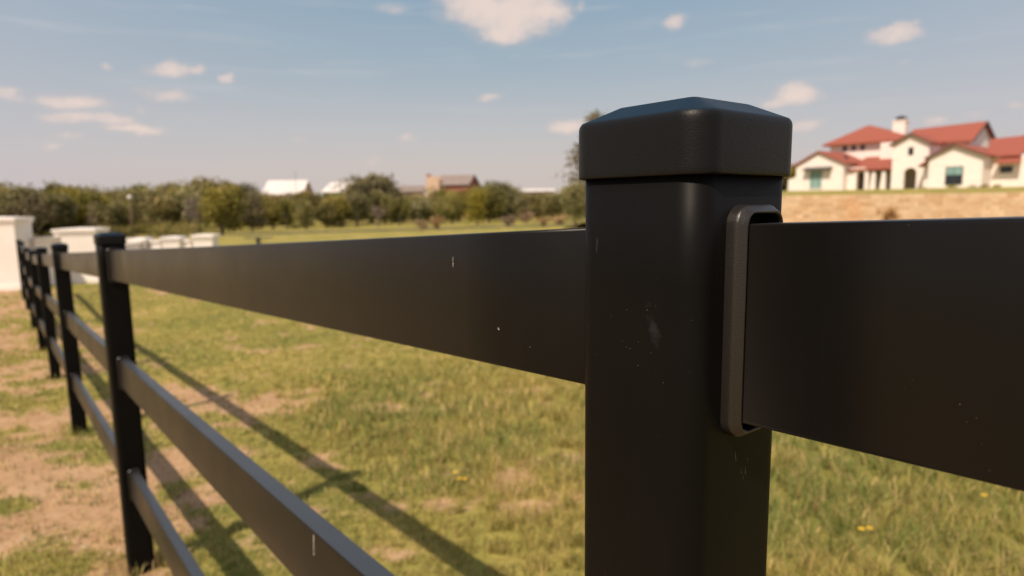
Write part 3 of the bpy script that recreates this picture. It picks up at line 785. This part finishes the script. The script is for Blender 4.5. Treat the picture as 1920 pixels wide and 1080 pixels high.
def window(x, z0, w, h, y, style='dark', parent=H, awn=False):
    f = hb('window', M['white_frame'] if style == 'teal' else M['dark_trim'], lambda b: (b.box(x - w / 2 - .07, x + w / 2 + .07, y - .05, y + .1, z0 - .07, z0), b.box(x - w / 2 - .07, x + w / 2 + .07, y - .05, y + .1, z0 + h, z0 + h + .07),
            b.box(x - w / 2 - .07, x - w / 2, y - .05, y + .1, z0, z0 + h), b.box(x + w / 2, x + w / 2 + .07, y - .05, y + .1, z0, z0 + h), b.box(x - .025, x + .025, y - .045, y + .1, z0, z0 + h)), parent)
    def pane(n_, m_, a, c, d=0): hb(n_, m_, lambda b: b.box(x - w / 2, x + w / 2, y - .02 - d, y + .05, a, c), f)
    if style == 'teal': pane('pane', M['teal'], z0, z0 + h)
    elif style == 'half': pane('pane', M['glass'], z0, z0 + h); pane('shade', M['teal'], z0 + h * .55, z0 + h, .012)
    else: pane('pane', M['glass'], z0, z0 + h)
# left wing
gable('', -12.15, -6.35, -2, 7, 3.55, 5.05, xr=-9.35)
window(-9.6, .5, 1.45, 2.15, -2.02, 'teal')
hb('awning', M['dark_trim'], lambda b: b.slab([(-11.0, -2.9, 2.85), (-7.6, -2.9, 2.85), (-7.6, -2.0, 3.2), (-11.0, -2.0, 3.2)], .10))
hb('side_buttress', M['stucco'], lambda b: b.prism([(-13.3, -.6), (-12.15, -.6), (-12.15, 2.2), (-12.5, 1.9), (-13.2, 1.75)], -1.9, 3))
hb('side_roof', M['tiles'], lambda b: b.slab([(-15.5, 4, 2.4), (-15.5, 7.5, 2.4), (-12.1, 7.5, 3.4), (-12.1, 4, 3.4)], .2))
hb('side_wall', M['stucco'], lambda b: b.box(-15.1, -12.16, 4.3, 7.4, -.6, 2.4))
# porch between the left wing and the tower
hb('porch_roof', M['tiles'], lambda b: b.slab([(-6.6, -.9, 2.75), (-1.55, -.9, 2.75), (-1.55, 4.9, 4.5), (-6.6, 4.9, 4.5)], .22))
hb('porch_wall', M['stucco'], lambda b: b.box(-6.34, -1.6, 3.2, 3.5, -.6, 3.7))
hb('beam', M['wood_trim'], lambda b: b.box(-4.3, -1.62, -.65, -.35, 2.3, 2.55))
for x in (-3.45, -2.35):
    hb('column', M['stucco'], lambda b: b.prism([(x - .42, -.6), (x + .30, -.6), (x + .2, 2.32), (x - .12, 2.32)], -.7, -.3))
def arch_wall(b, x0, x1, y0, y1, zt, ax, aw, ah, prof_top=None):
    """wall with an arched opening; prof_top lists the upper outline right to left"""
    ar = aw / 2; n = 12
    arc = [(ax + ar * math.cos(PI * i / n), ah - ar + ar * math.sin(PI * i / n)) for i in range(n + 1)]
    tops = prof_top or [(x1, zt), (x0, zt)]
    for y, rev in ((y0, False), (y1, True)):
        polys = [[(x0, -.6), (ax - ar, -.6), (ax - ar, ah - ar), (x0, ah - ar)], [(ax + ar, -.6), (x1, -.6), (x1, ah - ar), (ax + ar, ah - ar)]]
        polys += [[(ax, ah), *[p for p in arc[n // 2::-1][1:]], (x1, ah - ar), (x1, tops[0][1])] + [p for p in tops[1:-1] if p[0] >= ax] + [(ax, zt)] if False else None]
        for p in polys:
            if p is None: continue
            q = [(x, y, z) for x, z in p]; b.quad(q[::-1] if rev else q)
        # strips above the arch
        def top_at(x):
            pts = sorted(tops); return float(np.interp(x, [p[0] for p in pts], [p[1] for p in pts]))
        xs = [x0] + [a for a, _ in arc[::-1]] + [x1]; zs = [ah - ar] + [z for _, z in arc[::-1]] + [ah - ar]
        br = sorted(set([p[0] for p in tops if x0 < p[0] < x1])); 
        allx = sorted(set(xs + br))
        for a, c in zip(allx, allx[1:]):
            za, zc = np.interp(a, xs, zs), np.interp(c, xs, zs)
            if c - a < 1e-6: continue
            q = [(a, y, float(za)), (c, y, float(zc)), (c, y, top_at(c)), (a, y, top_at(a))]; b.quad(q[::-1] if rev else q)
    pts = [(ax + ar, -.6)] + arc + [(ax - ar, -.6)]
    for p, q in zip(pts, pts[1:]): b.quad([(p[0], y0, p[1]), (q[0], y0, q[1]), (q[0], y1, q[1]), (p[0], y1, p[1])])
    for x in (x0, x1): b.quad([(x, y0, -.6), (x, y1, -.6), (x, y1, top_at(x)), (x, y0, top_at(x))])
hb('arched_wall', M['stucco'], lambda b: arch_wall(b, -5.55, -3.95, -.75, -.3, 2.9, -4.85, .95, 2.5, [(-3.95, 2.35), (-4.4, 2.95), (-5.55, 2.95)]))
hb('wall', M['stucco'], lambda b: b.box(-6.34, -5.56, -.6, -.35, -.6, 3.0))
# second-storey left block
hb('upper_wall', M['stucco'], lambda b: b.box(-11.3, -4.5, 5, 12, 0, 6.45))
hip(-11.3, -2.0, 5, 12, 6.45, 8.95, -8.3, -7.9, 8.6, ov=.75)
for x in (-9.4, -8.3, -7.2): window(x, 5.55, .38, .5, 4.98)
hb('upper_wall', M['stucco'], lambda b: b.box(-4.49, .5, 3.5, 11, 0, 6.1))
# main block with ridge to the right gable end
hb('upper_wall', M['stucco'], lambda b: b.prism([(3.3, -.6), (11.0, -.6), (11.0, 5.7), (7.1, 7.65), (3.3, 5.7)], 1.31, 6.0) if False else b.box(.51, 4.9, 3.4, 10.6, 0, 5.85))
def main_roof(b):
    b.slab([(-2.2, 2.7, 5.75), (5.3, 2.7, 5.6), (5.3, 7, 8.0), (-2.2, 7, 7.75)], .22)
    b.slab([(5.3, 11.3, 5.6), (-2.2, 11.3, 5.75), (-2.2, 7, 7.75), (5.3, 7, 8.0)], .22)
hb('roof', M['tiles'], main_roof)
hb('gable_wall', M['stucco'], lambda b: b.quad([(4.92, 3.0, 0), (4.92, 11.0, 0), (4.92, 11.0, 5.62), (4.92, 7, 7.72), (4.92, 3.0, 5.62)]))
hb('rake_board', M['dark_trim'], lambda b: (b.slab([(5.31, 2.7, 5.61), (5.37, 2.7, 5.61), (5.37, 7, 8.01), (5.31, 7, 8.01)], .26), b.slab([(5.31, 11.3, 5.61), (5.37, 11.3, 5.61), (5.37, 7, 8.01), (5.31, 7, 8.01)], .26)))
# entry tower
TW = (-1.55, 2.15)
hb('tower_wall', M['stucco'], lambda b: (arch_wall(b, TW[0], TW[1], -.5, -.1, 6.5, .42, 1.3, 2.65, [(2.15, 5.6), (.3, 6.5), (-1.55, 5.6)]), b.box(TW[0], TW[1], 3.0, 3.3, -.6, 5.6), b.box(TW[0], TW[0] + .3, -.1, 3.0, -.6, 5.6), b.box(TW[1] - .3, TW[1], -.1, 3.0, -.6, 5.6), b.quad([(TW[0], .8, 3.2), (TW[1], .8, 3.2), (TW[1], 3.0, 3.2), (TW[0], 3.0, 3.2)])))
def tr(b):
    for x1, s in ((TW[0] - .3, -1), (TW[1] + .3, 1)):
        b.slab([(x1, -.85, 5.62 - .15), (x1, 6.4, 5.62 - .15), (.3, 6.4, 6.7), (.3, -.85, 6.7)], .2)
hb('roof', M['tiles'], tr)
hb('rake_board', M['wood_trim'], lambda b: [b.slab([(x1, -.93, 5.44), (x1, -.86, 5.44), (.3, -.86, 6.69), (.3, -.93, 6.69)], .2) for x1 in (TW[0] - .3, TW[1] + .3)])
window(.35, 4.2, .40, .75, -.52)
dr = hb('entry_door', M['wood_trim'], lambda b: b.box(.4, 1.15, 2.8, 2.95, -.1, 2.2))
hb('handle', M['dark_trim'], lambda b: b.box(.5, .55, 2.72, 2.79, .9, 1.2), dr)
# right of the tower: catslide slope and right wing
hb('wall', M['stucco'], lambda b: b.prism([(2.16, -.6), (3.05, -.6), (3.05, 3.5), (2.16, 2.8)], -1.6, 3.3))
gable('', 3.08, 7.95, -3, 8, 3.55, 4.72, xr=5.4)
hb('catslide_roof', M['tiles'], lambda b: b.slab([(1.9, 3, 2.75), (1.9, -2.6, 2.75), (3.0, -2.6, 3.55), (3.0, 3, 3.55)], .16))
hb('rake_board', M['wood_trim'], lambda b: [b.slab([(x1, -3.43, z), (x1, -3.36, z), (5.4, -3.36, 4.91), (5.4, -3.43, 4.91)], .18) for x1, z in ((2.7, 3.55), (8.3, 3.55))])
window(5.5, .55, 1.45, 1.85, -3.02, 'half')
# right extension
hb('extension_wall', M['stucco'], lambda b: (b.box(7.96, 17, 0, 9, -.6, 3.5), b.box(10.1, 17, 2.6, 9, 3.5, 4.5)))
hb('roof', M['tiles'], lambda b: (b.slab([(7.5, -.5, 3.55), (10.3, -.5, 3.55), (11.4, 4.5, 5.9), (6.4, 4.5, 5.7)], .2), b.slab([(10.0, 2.0, 4.45), (17.4, 2.0, 4.45), (15, 6, 6.1), (10.6, 6, 6.0)], .2), b.slab([(17.4, 2, 4.45), (17.4, 10, 4.45), (15, 6, 6.1)], .2), b.slab([(17.4, 10, 4.45), (7, 10, 4.45), (9, 5.5, 5.95), (15, 6, 6.1)], .2)))
hb('porch_roof', M['tiles'], lambda b: b.slab([(8.4, -1.3, 2.75), (10.7, -1.3, 2.75), (10.4, -.02, 3.35), (8.7, -.02, 3.35)], .14))
window(9.2, 1.75, .9, .55, -.02); window(11.2, 3.75, .6, .5, 2.58)
def chim(b):
    b.box(-4.75, -3.35, 7.4, 8.6, 5, 9.15); b.box(-4.83, -3.27, 7.32, 8.68, 8.95, 9.1)
ch = hb('chimney', M['stucco'], chim)
hb('chimney_cap', M['dark_trim'], lambda b: (b.box(-4.5, -3.6, 7.6, 8.4, 9.16, 9.45), b.slab([(-4.7, 7.4, 9.46), (-3.4, 7.4, 9.46), (-4.05, 8.0, 9.75)], .03), b.slab([(-3.4, 8.6, 9.46), (-4.7, 8.6, 9.46), (-4.05, 8.0, 9.75)], .03)), ch)
hb('roof_vent', M['dark_trim'], lambda b: b.box(-7.45, -7.1, .5, .85, 3.9, 4.55))
# shrubs along the terrace
for i, (e_, b_, h_) in enumerate([(3.9, -6.5, .55), (6.6, -6, .7), (8.2, -5, .6), (9.4, -6, .75), (10.6, -6, .6), (-1.2, -5.5, .4), (-12.6, -4, .5)]):
    c, s = math.cos(math.radians(-52)), math.sin(math.radians(-52)); x = HX + e_ * c - b_ * s; y = HY + e_ * s + b_ * c
    plant('shrub', SH[i % 3], x, y, h_, 1.2, 'small garden shrub in front of the red-roofed house', 'shrub', 'garden shrubs before the house', z=HZ - .06, parts=('foliage', 'stems'))

# ------------------------------------------------------------------ far buildings over the trees
def far_house(px, depth, w, d, ztop, zeave, rz, wall, roof, label, name='farmhouse'):
    x = spot(px, depth); z = gz(x, depth); root = empty(name, (x, depth, 0), rz); tag(root, label, 'house' if name == 'farmhouse' else 'barn')
    hb('wall', wall, lambda b: (b.box(-w / 2, w / 2, -d / 2, d / 2, z - .5, zeave), b.quad([(-w / 2, -d / 2, zeave), (-w / 2, 0, ztop), (-w / 2, d / 2, zeave)]), b.quad([(w / 2, -d / 2, zeave), (w / 2, 0, ztop), (w / 2, d / 2, zeave)])), root)
    o = .45; sl = (ztop - zeave) / (d / 2)
    hb('roof', roof, lambda b: (b.slab([(-w / 2 - o, -d / 2 - o, zeave - o * sl + .12), (w / 2 + o, -d / 2 - o, zeave - o * sl + .12), (w / 2 + o, 0, ztop + .12), (-w / 2 - o, 0, ztop + .12)], .15),
                                b.slab([(w / 2 + o, d / 2 + o, zeave - o * sl + .12), (-w / 2 - o, d / 2 + o, zeave - o * sl + .12), (-w / 2 - o, 0, ztop + .12), (w / 2 + o, 0, ztop + .12)], .15)), root)
    return root
def zt(px, py, dp): return height_at(px, py, dp)
far_house(552, 170, 9.4, 11, zt(540, 339, 170), zt(540, 364, 170), .05, M['tan_wall'], M['white_metal'], 'long white metal-roofed barn showing above the trees, left of the green-ended one', 'barn')
far_house(652, 170, 6.6, 8, zt(634, 343, 170), zt(634, 359, 170), -.35, M['green_wall'], M['white_metal'], 'pale metal-roofed barn with dark green end wall above the trees', 'barn')
fh = far_house(862, 150, 7.6, 8, zt(862, 329, 150), zt(862, 346, 150), -.25, M['brick'], M['grey_roof'], 'brick and tan house with grey shingle roof and red chimney above the trees')
zz = zt(830, 330, 150)
hb('tan_bay', M['tan_wall'], lambda b: b.prism([(-5.9, -2), (-2.7, -2), (-2.7, zz - .9), (-3.8, zz - .1), (-5.0, zz - .1), (-5.9, zz - .9)], -4.6, 3), fh)
hb('chimney', M['brick'], lambda b: b.box(-6.6, -5.95, -2.0, -1.2, 0, zz + .5), fh)
far_house(777, 160, 6.0, 7, zt(777, 349, 160), zt(777, 359, 160), .1, M['tan_wall'], M['grey_roof'], 'low house with grey roof barely showing above the trees, left of the brick one')
far_house(1010, 150, 6.5, 6, zt(1012, 355, 150), zt(1012, 359, 150), .0, M['tan_wall'], M['white_metal'], 'long low white building between the trees, left of the near fence post')
far_house(1072, 140, 3.2, 5, zt(1072, 361, 140), zt(1072, 366, 140), .1, M['brick'], M['white_metal'], 'small low shed with white roof beside the near fence post', 'barn')
# mast and globe lamp
x = spot(575, 168); root = empty('radio_mast', (x, 164, gz(x, 164))); tag(root, 'thin dark mast rising beside the white-roofed barn', 'mast')
b = MB(); b.tube([(0, 0, 0), (0, 0, zt(575, 320, 164) - gz(x, 164))], [.10, .05], 6); b.build('pole', M['dark_trim'], root)
dl = 76; x = spot(259, dl); z = gz(x, dl); root = empty('street_lamp', (x, dl, z)); tag(root, 'lamp post with white globe in front of the trees', 'lamp')
hh = zt(259, 370, dl) - z
b = MB(); b.tube([(0, 0, 0), (0, 0, .4), (0, 0, hh - .25)], [.16, .08, .06], 8); b.build('pole', M['wood_trim'], root)
b = MB(); b.loft([[(.27 * math.sin(PI * k / 10) * math.cos(2 * PI * q / 14), .27 * math.sin(PI * k / 10) * math.sin(2 * PI * q / 14), hh - .27 * math.cos(PI * k / 10)) for q in range(14)] for k in range(1, 10)])
b.build('globe', M['white_metal'], root)
# small dark bench out on the lawn
dp = 44; x = spot(491, dp); z = gz(x, dp); root = empty('park_bench', (x, dp, z), .1); tag(root, 'small dark backless bench far out on the lawn', 'bench')
b = MB(); b.box(-.9, .9, -.25, .25, .42, .48); b.build('seat', M['dark_trim'], root)
for sx in (-.05, ): 
    b = MB(); b.box(sx - .08, sx + .13, -.2, .2, -.05, .42); b.build('leg', M['dark_trim'], root)

# ------------------------------------------------------------------ light
sun_to = (-(WH * .79) - (UH * .27) + Vector((0, 0, 1))).normalized()
sd = bpy.data.lights.new('sun', 'SUN'); so = bpy.data.objects.new('sun', sd); COL.objects.link(so)
so.rotation_euler = sun_to.to_track_quat('Z', 'Y').to_euler(); sd.energy = 5.0; sd.angle = math.radians(.55); sd.color = (1.0, .83, .66)
elev = math.asin(sun_to.z); azim = math.atan2(sun_to.x, sun_to.y)

world = bpy.data.worlds.new('World'); sc.world = world; world.use_nodes = True
nt = world.node_tree; bg = nt.nodes['Background']; STR = .1
sky = nd(nt, 'ShaderNodeTexSky', sky_type='NISHITA'); sky.sun_disc = False
sky.sun_elevation = elev; sky.sun_rotation = azim; sky.air_density = 1.0; sky.dust_density = 3.0; sky.ozone_density = 1.0
tc = nd(nt, 'ShaderNodeTexCoord'); dirv = tc.outputs['Generated']
sp = nd(nt, 'ShaderNodeSeparateXYZ'); lk(nt, dirv, sp.inputs[0])
el = mth(nt, 'ARCSINE', sp.outputs[2]); az = mth(nt, 'ARCTAN2', sp.outputs[0], sp.outputs[1])
def lin(r, g_, b_): return tuple(((c / 255) / 12.92 if c / 255 < .04045 else ((c / 255 + .055) / 1.055) ** 2.4) for c in (r, g_, b_))
ef = mth(nt, 'DIVIDE', el, PI / 2)
haze = ramp(nt, [(0, lin(219, 205, 198)), (.03, lin(216, 204, 199)), (.07, lin(199, 199, 201)), (.12, lin(172, 187, 198)), (.18, lin(150, 176, 195)), (.30, lin(102, 136, 170)), (.5, lin(72, 105, 148)), (1, lin(52, 82, 128))], ef)
hz = nd(nt, 'ShaderNodeVectorMath', operation='SCALE'); lk(nt, haze.outputs[0], hz.inputs[0]); hz.inputs['Scale'].default_value = 1 / STR
skt = mixc(nt, sky.outputs[0], (1.0, .90, .82), 1.0, 'MULTIPLY')
base = mixc(nt, skt, hz.outputs[0], .82)
# lilac drift away from the middle
edge = mth(nt, 'MULTIPLY', mth(nt, 'ABSOLUTE', az), .9, clamp=True)
base = mixc(nt, base, tuple(v / STR for v in lin(193, 191, 202)), mth(nt, 'MULTIPLY', mth(nt, 'MULTIPLY', edge, edge), .9, clamp=True))
# clouds
ce = nd(nt, 'ShaderNodeCombineXYZ'); lk(nt, az, ce.inputs[0]); lk(nt, mth(nt, 'MULTIPLY', el, 1.6), ce.inputs[1])
nz = noise(nt, 16, 5, .6, ce.outputs[0]); nzv = nd(nt, 'ShaderNodeVectorMath', operation='MULTIPLY_ADD')
lk(nt, nz.outputs['Color'], nzv.inputs[0]); nzv.inputs[1].default_value = (.045, .026, 0); nzv.inputs[2].default_value = (-.0225, -.013, 0)
ae = nd(nt, 'ShaderNodeCombineXYZ'); lk(nt, az, ae.inputs[0]); lk(nt, el, ae.inputs[1])
pos = nd(nt, 'ShaderNodeVectorMath', operation='ADD'); lk(nt, ae.outputs[0], pos.inputs[0]); lk(nt, nzv.outputs[0], pos.inputs[1])
CL = [(900, 8, 75, 34, 1), (960, 25, 85, 42, 1), (1020, 22, 48, 18, 1), (950, 60, 48, 18, 1), (138, 192, 62, 15, .8), (145, 221, 66, 11, .7), (250, 241, 58, 10, .8), (205, 222, 50, 12, .7), (132, 256, 32, 9, .5), (95, 276, 20, 7, .5),
      (15, 175, 32, 13, .7), (318, 128, 36, 15, .8), (368, 132, 26, 7, .6), (207, 126, 14, 8, .5), (431, 148, 14, 9, .7), (312, 176, 52, 11, .55), (262, 205, 10, 7, .4), (738, 19, 28, 9, .5),
      (1262, 44, 18, 11, .7), (1678, 61, 48, 15, .8), (1718, 47, 14, 8, .5), (1488, 180, 42, 19, .9), (1455, 194, 32, 9, .7), (1066, 235, 42, 12, .8), (1515, 232, 36, 11, .6), (920, 184, 22, 6, .6),
      (762, 256, 18, 8, .5), (558, 256, 14, 6, .35), (697, 302, 22, 10, .35), (1750, 226, 22, 11, .6), (1812, 214, 24, 7, .4), (1908, 195, 18, 8, .5), (1694, 118, 14, 6, .3), (1305, 119, 28, 6, .35), (1082, 10, 9, 10, .5),
      (2150, 120, 60, 22, .8), (2300, 230, 90, 16, .7), (-200, 90, 80, 25, .7), (-350, 220, 110, 18, .7), (500, -160, 120, 45, .8), (1500, -260, 150, 50, .8)]
acc = None
for px, py, rx, ry, am in CL:
    d = ray(px, py); a0 = math.atan2(d.x, d.y); e0 = math.atan2(d.z, math.hypot(d.x, d.y)); k = math.cos(a0) ** 1.6 / F
    v = nd(nt, 'ShaderNodeVectorMath', operation='SUBTRACT'); lk(nt, pos.outputs[0], v.inputs[0]); v.inputs[1].default_value = (a0, e0, 0)
    v2 = nd(nt, 'ShaderNodeVectorMath', operation='MULTIPLY'); lk(nt, v.outputs[0], v2.inputs[0]); v2.inputs[1].default_value = (1 / (rx * 1.3 * k), 1 / (ry * 1.45 * k), 0)
    q = nd(nt, 'ShaderNodeVectorMath', operation='DOT_PRODUCT'); lk(nt, v2.outputs[0], q.inputs[0]); lk(nt, v2.outputs[0], q.inputs[1])
    t_ = mth(nt, 'MULTIPLY_ADD', q.outputs['Value'], -am, am)
    acc = t_ if acc is None else mth(nt, 'MAXIMUM', acc, t_)
nd2 = noise(nt, 42, 6, .62, ce.outputs[0])
dens_ = mth(nt, 'ADD', acc, mth(nt, 'MULTIPLY', mth(nt, 'SUBTRACT', nd2.outputs[0], .5), .75))
mk = ramp(nt, [(0, g3(0)), (.30, g3(.18)), (.60, g3(.62)), (1.0, g3(.86))], dens_, 'EASE')
# thin cirrus streaks
mp = nd(nt, 'ShaderNodeMapping'); mp.inputs['Rotation'].default_value = (0, 0, -.16); mp.inputs['Scale'].default_value = (2.2, 26, 1); lk(nt, ae.outputs[0], mp.inputs[0])
ci = noise(nt, 1.6, 6, .62, mp.outputs[0]); cir = ramp(nt, [(.50, g3(0)), (.80, g3(.45))], ci.outputs[0], 'EASE')
fade = ramp(nt, [(.0, g3(.2)), (.06, g3(.6)), (.16, g3(1)), (.3, g3(.6))], ef)
base = mixc(nt, base, tuple(v / STR for v in lin(205, 205, 208)), mth(nt, 'MULTIPLY', cir.outputs[0], fade.outputs[0]))
cshade = ramp(nt, [(.15, tuple(v for v in lin(208, 194, 190))), (.8, tuple(v for v in lin(240, 218, 206)))], dens_)
csc = nd(nt, 'ShaderNodeVectorMath', operation='SCALE'); lk(nt, cshade.outputs[0], csc.inputs[0]); csc.inputs['Scale'].default_value = 1 / STR
base = mixc(nt, base, csc.outputs[0], mk.outputs[0])
lk(nt, base, bg.inputs[0]); bg.inputs[1].default_value = STR

sc.view_settings.view_transform = 'Standard'; sc.view_settings.look = 'None'; sc.view_settings.exposure = 0
sc.render.engine = 'CYCLES'
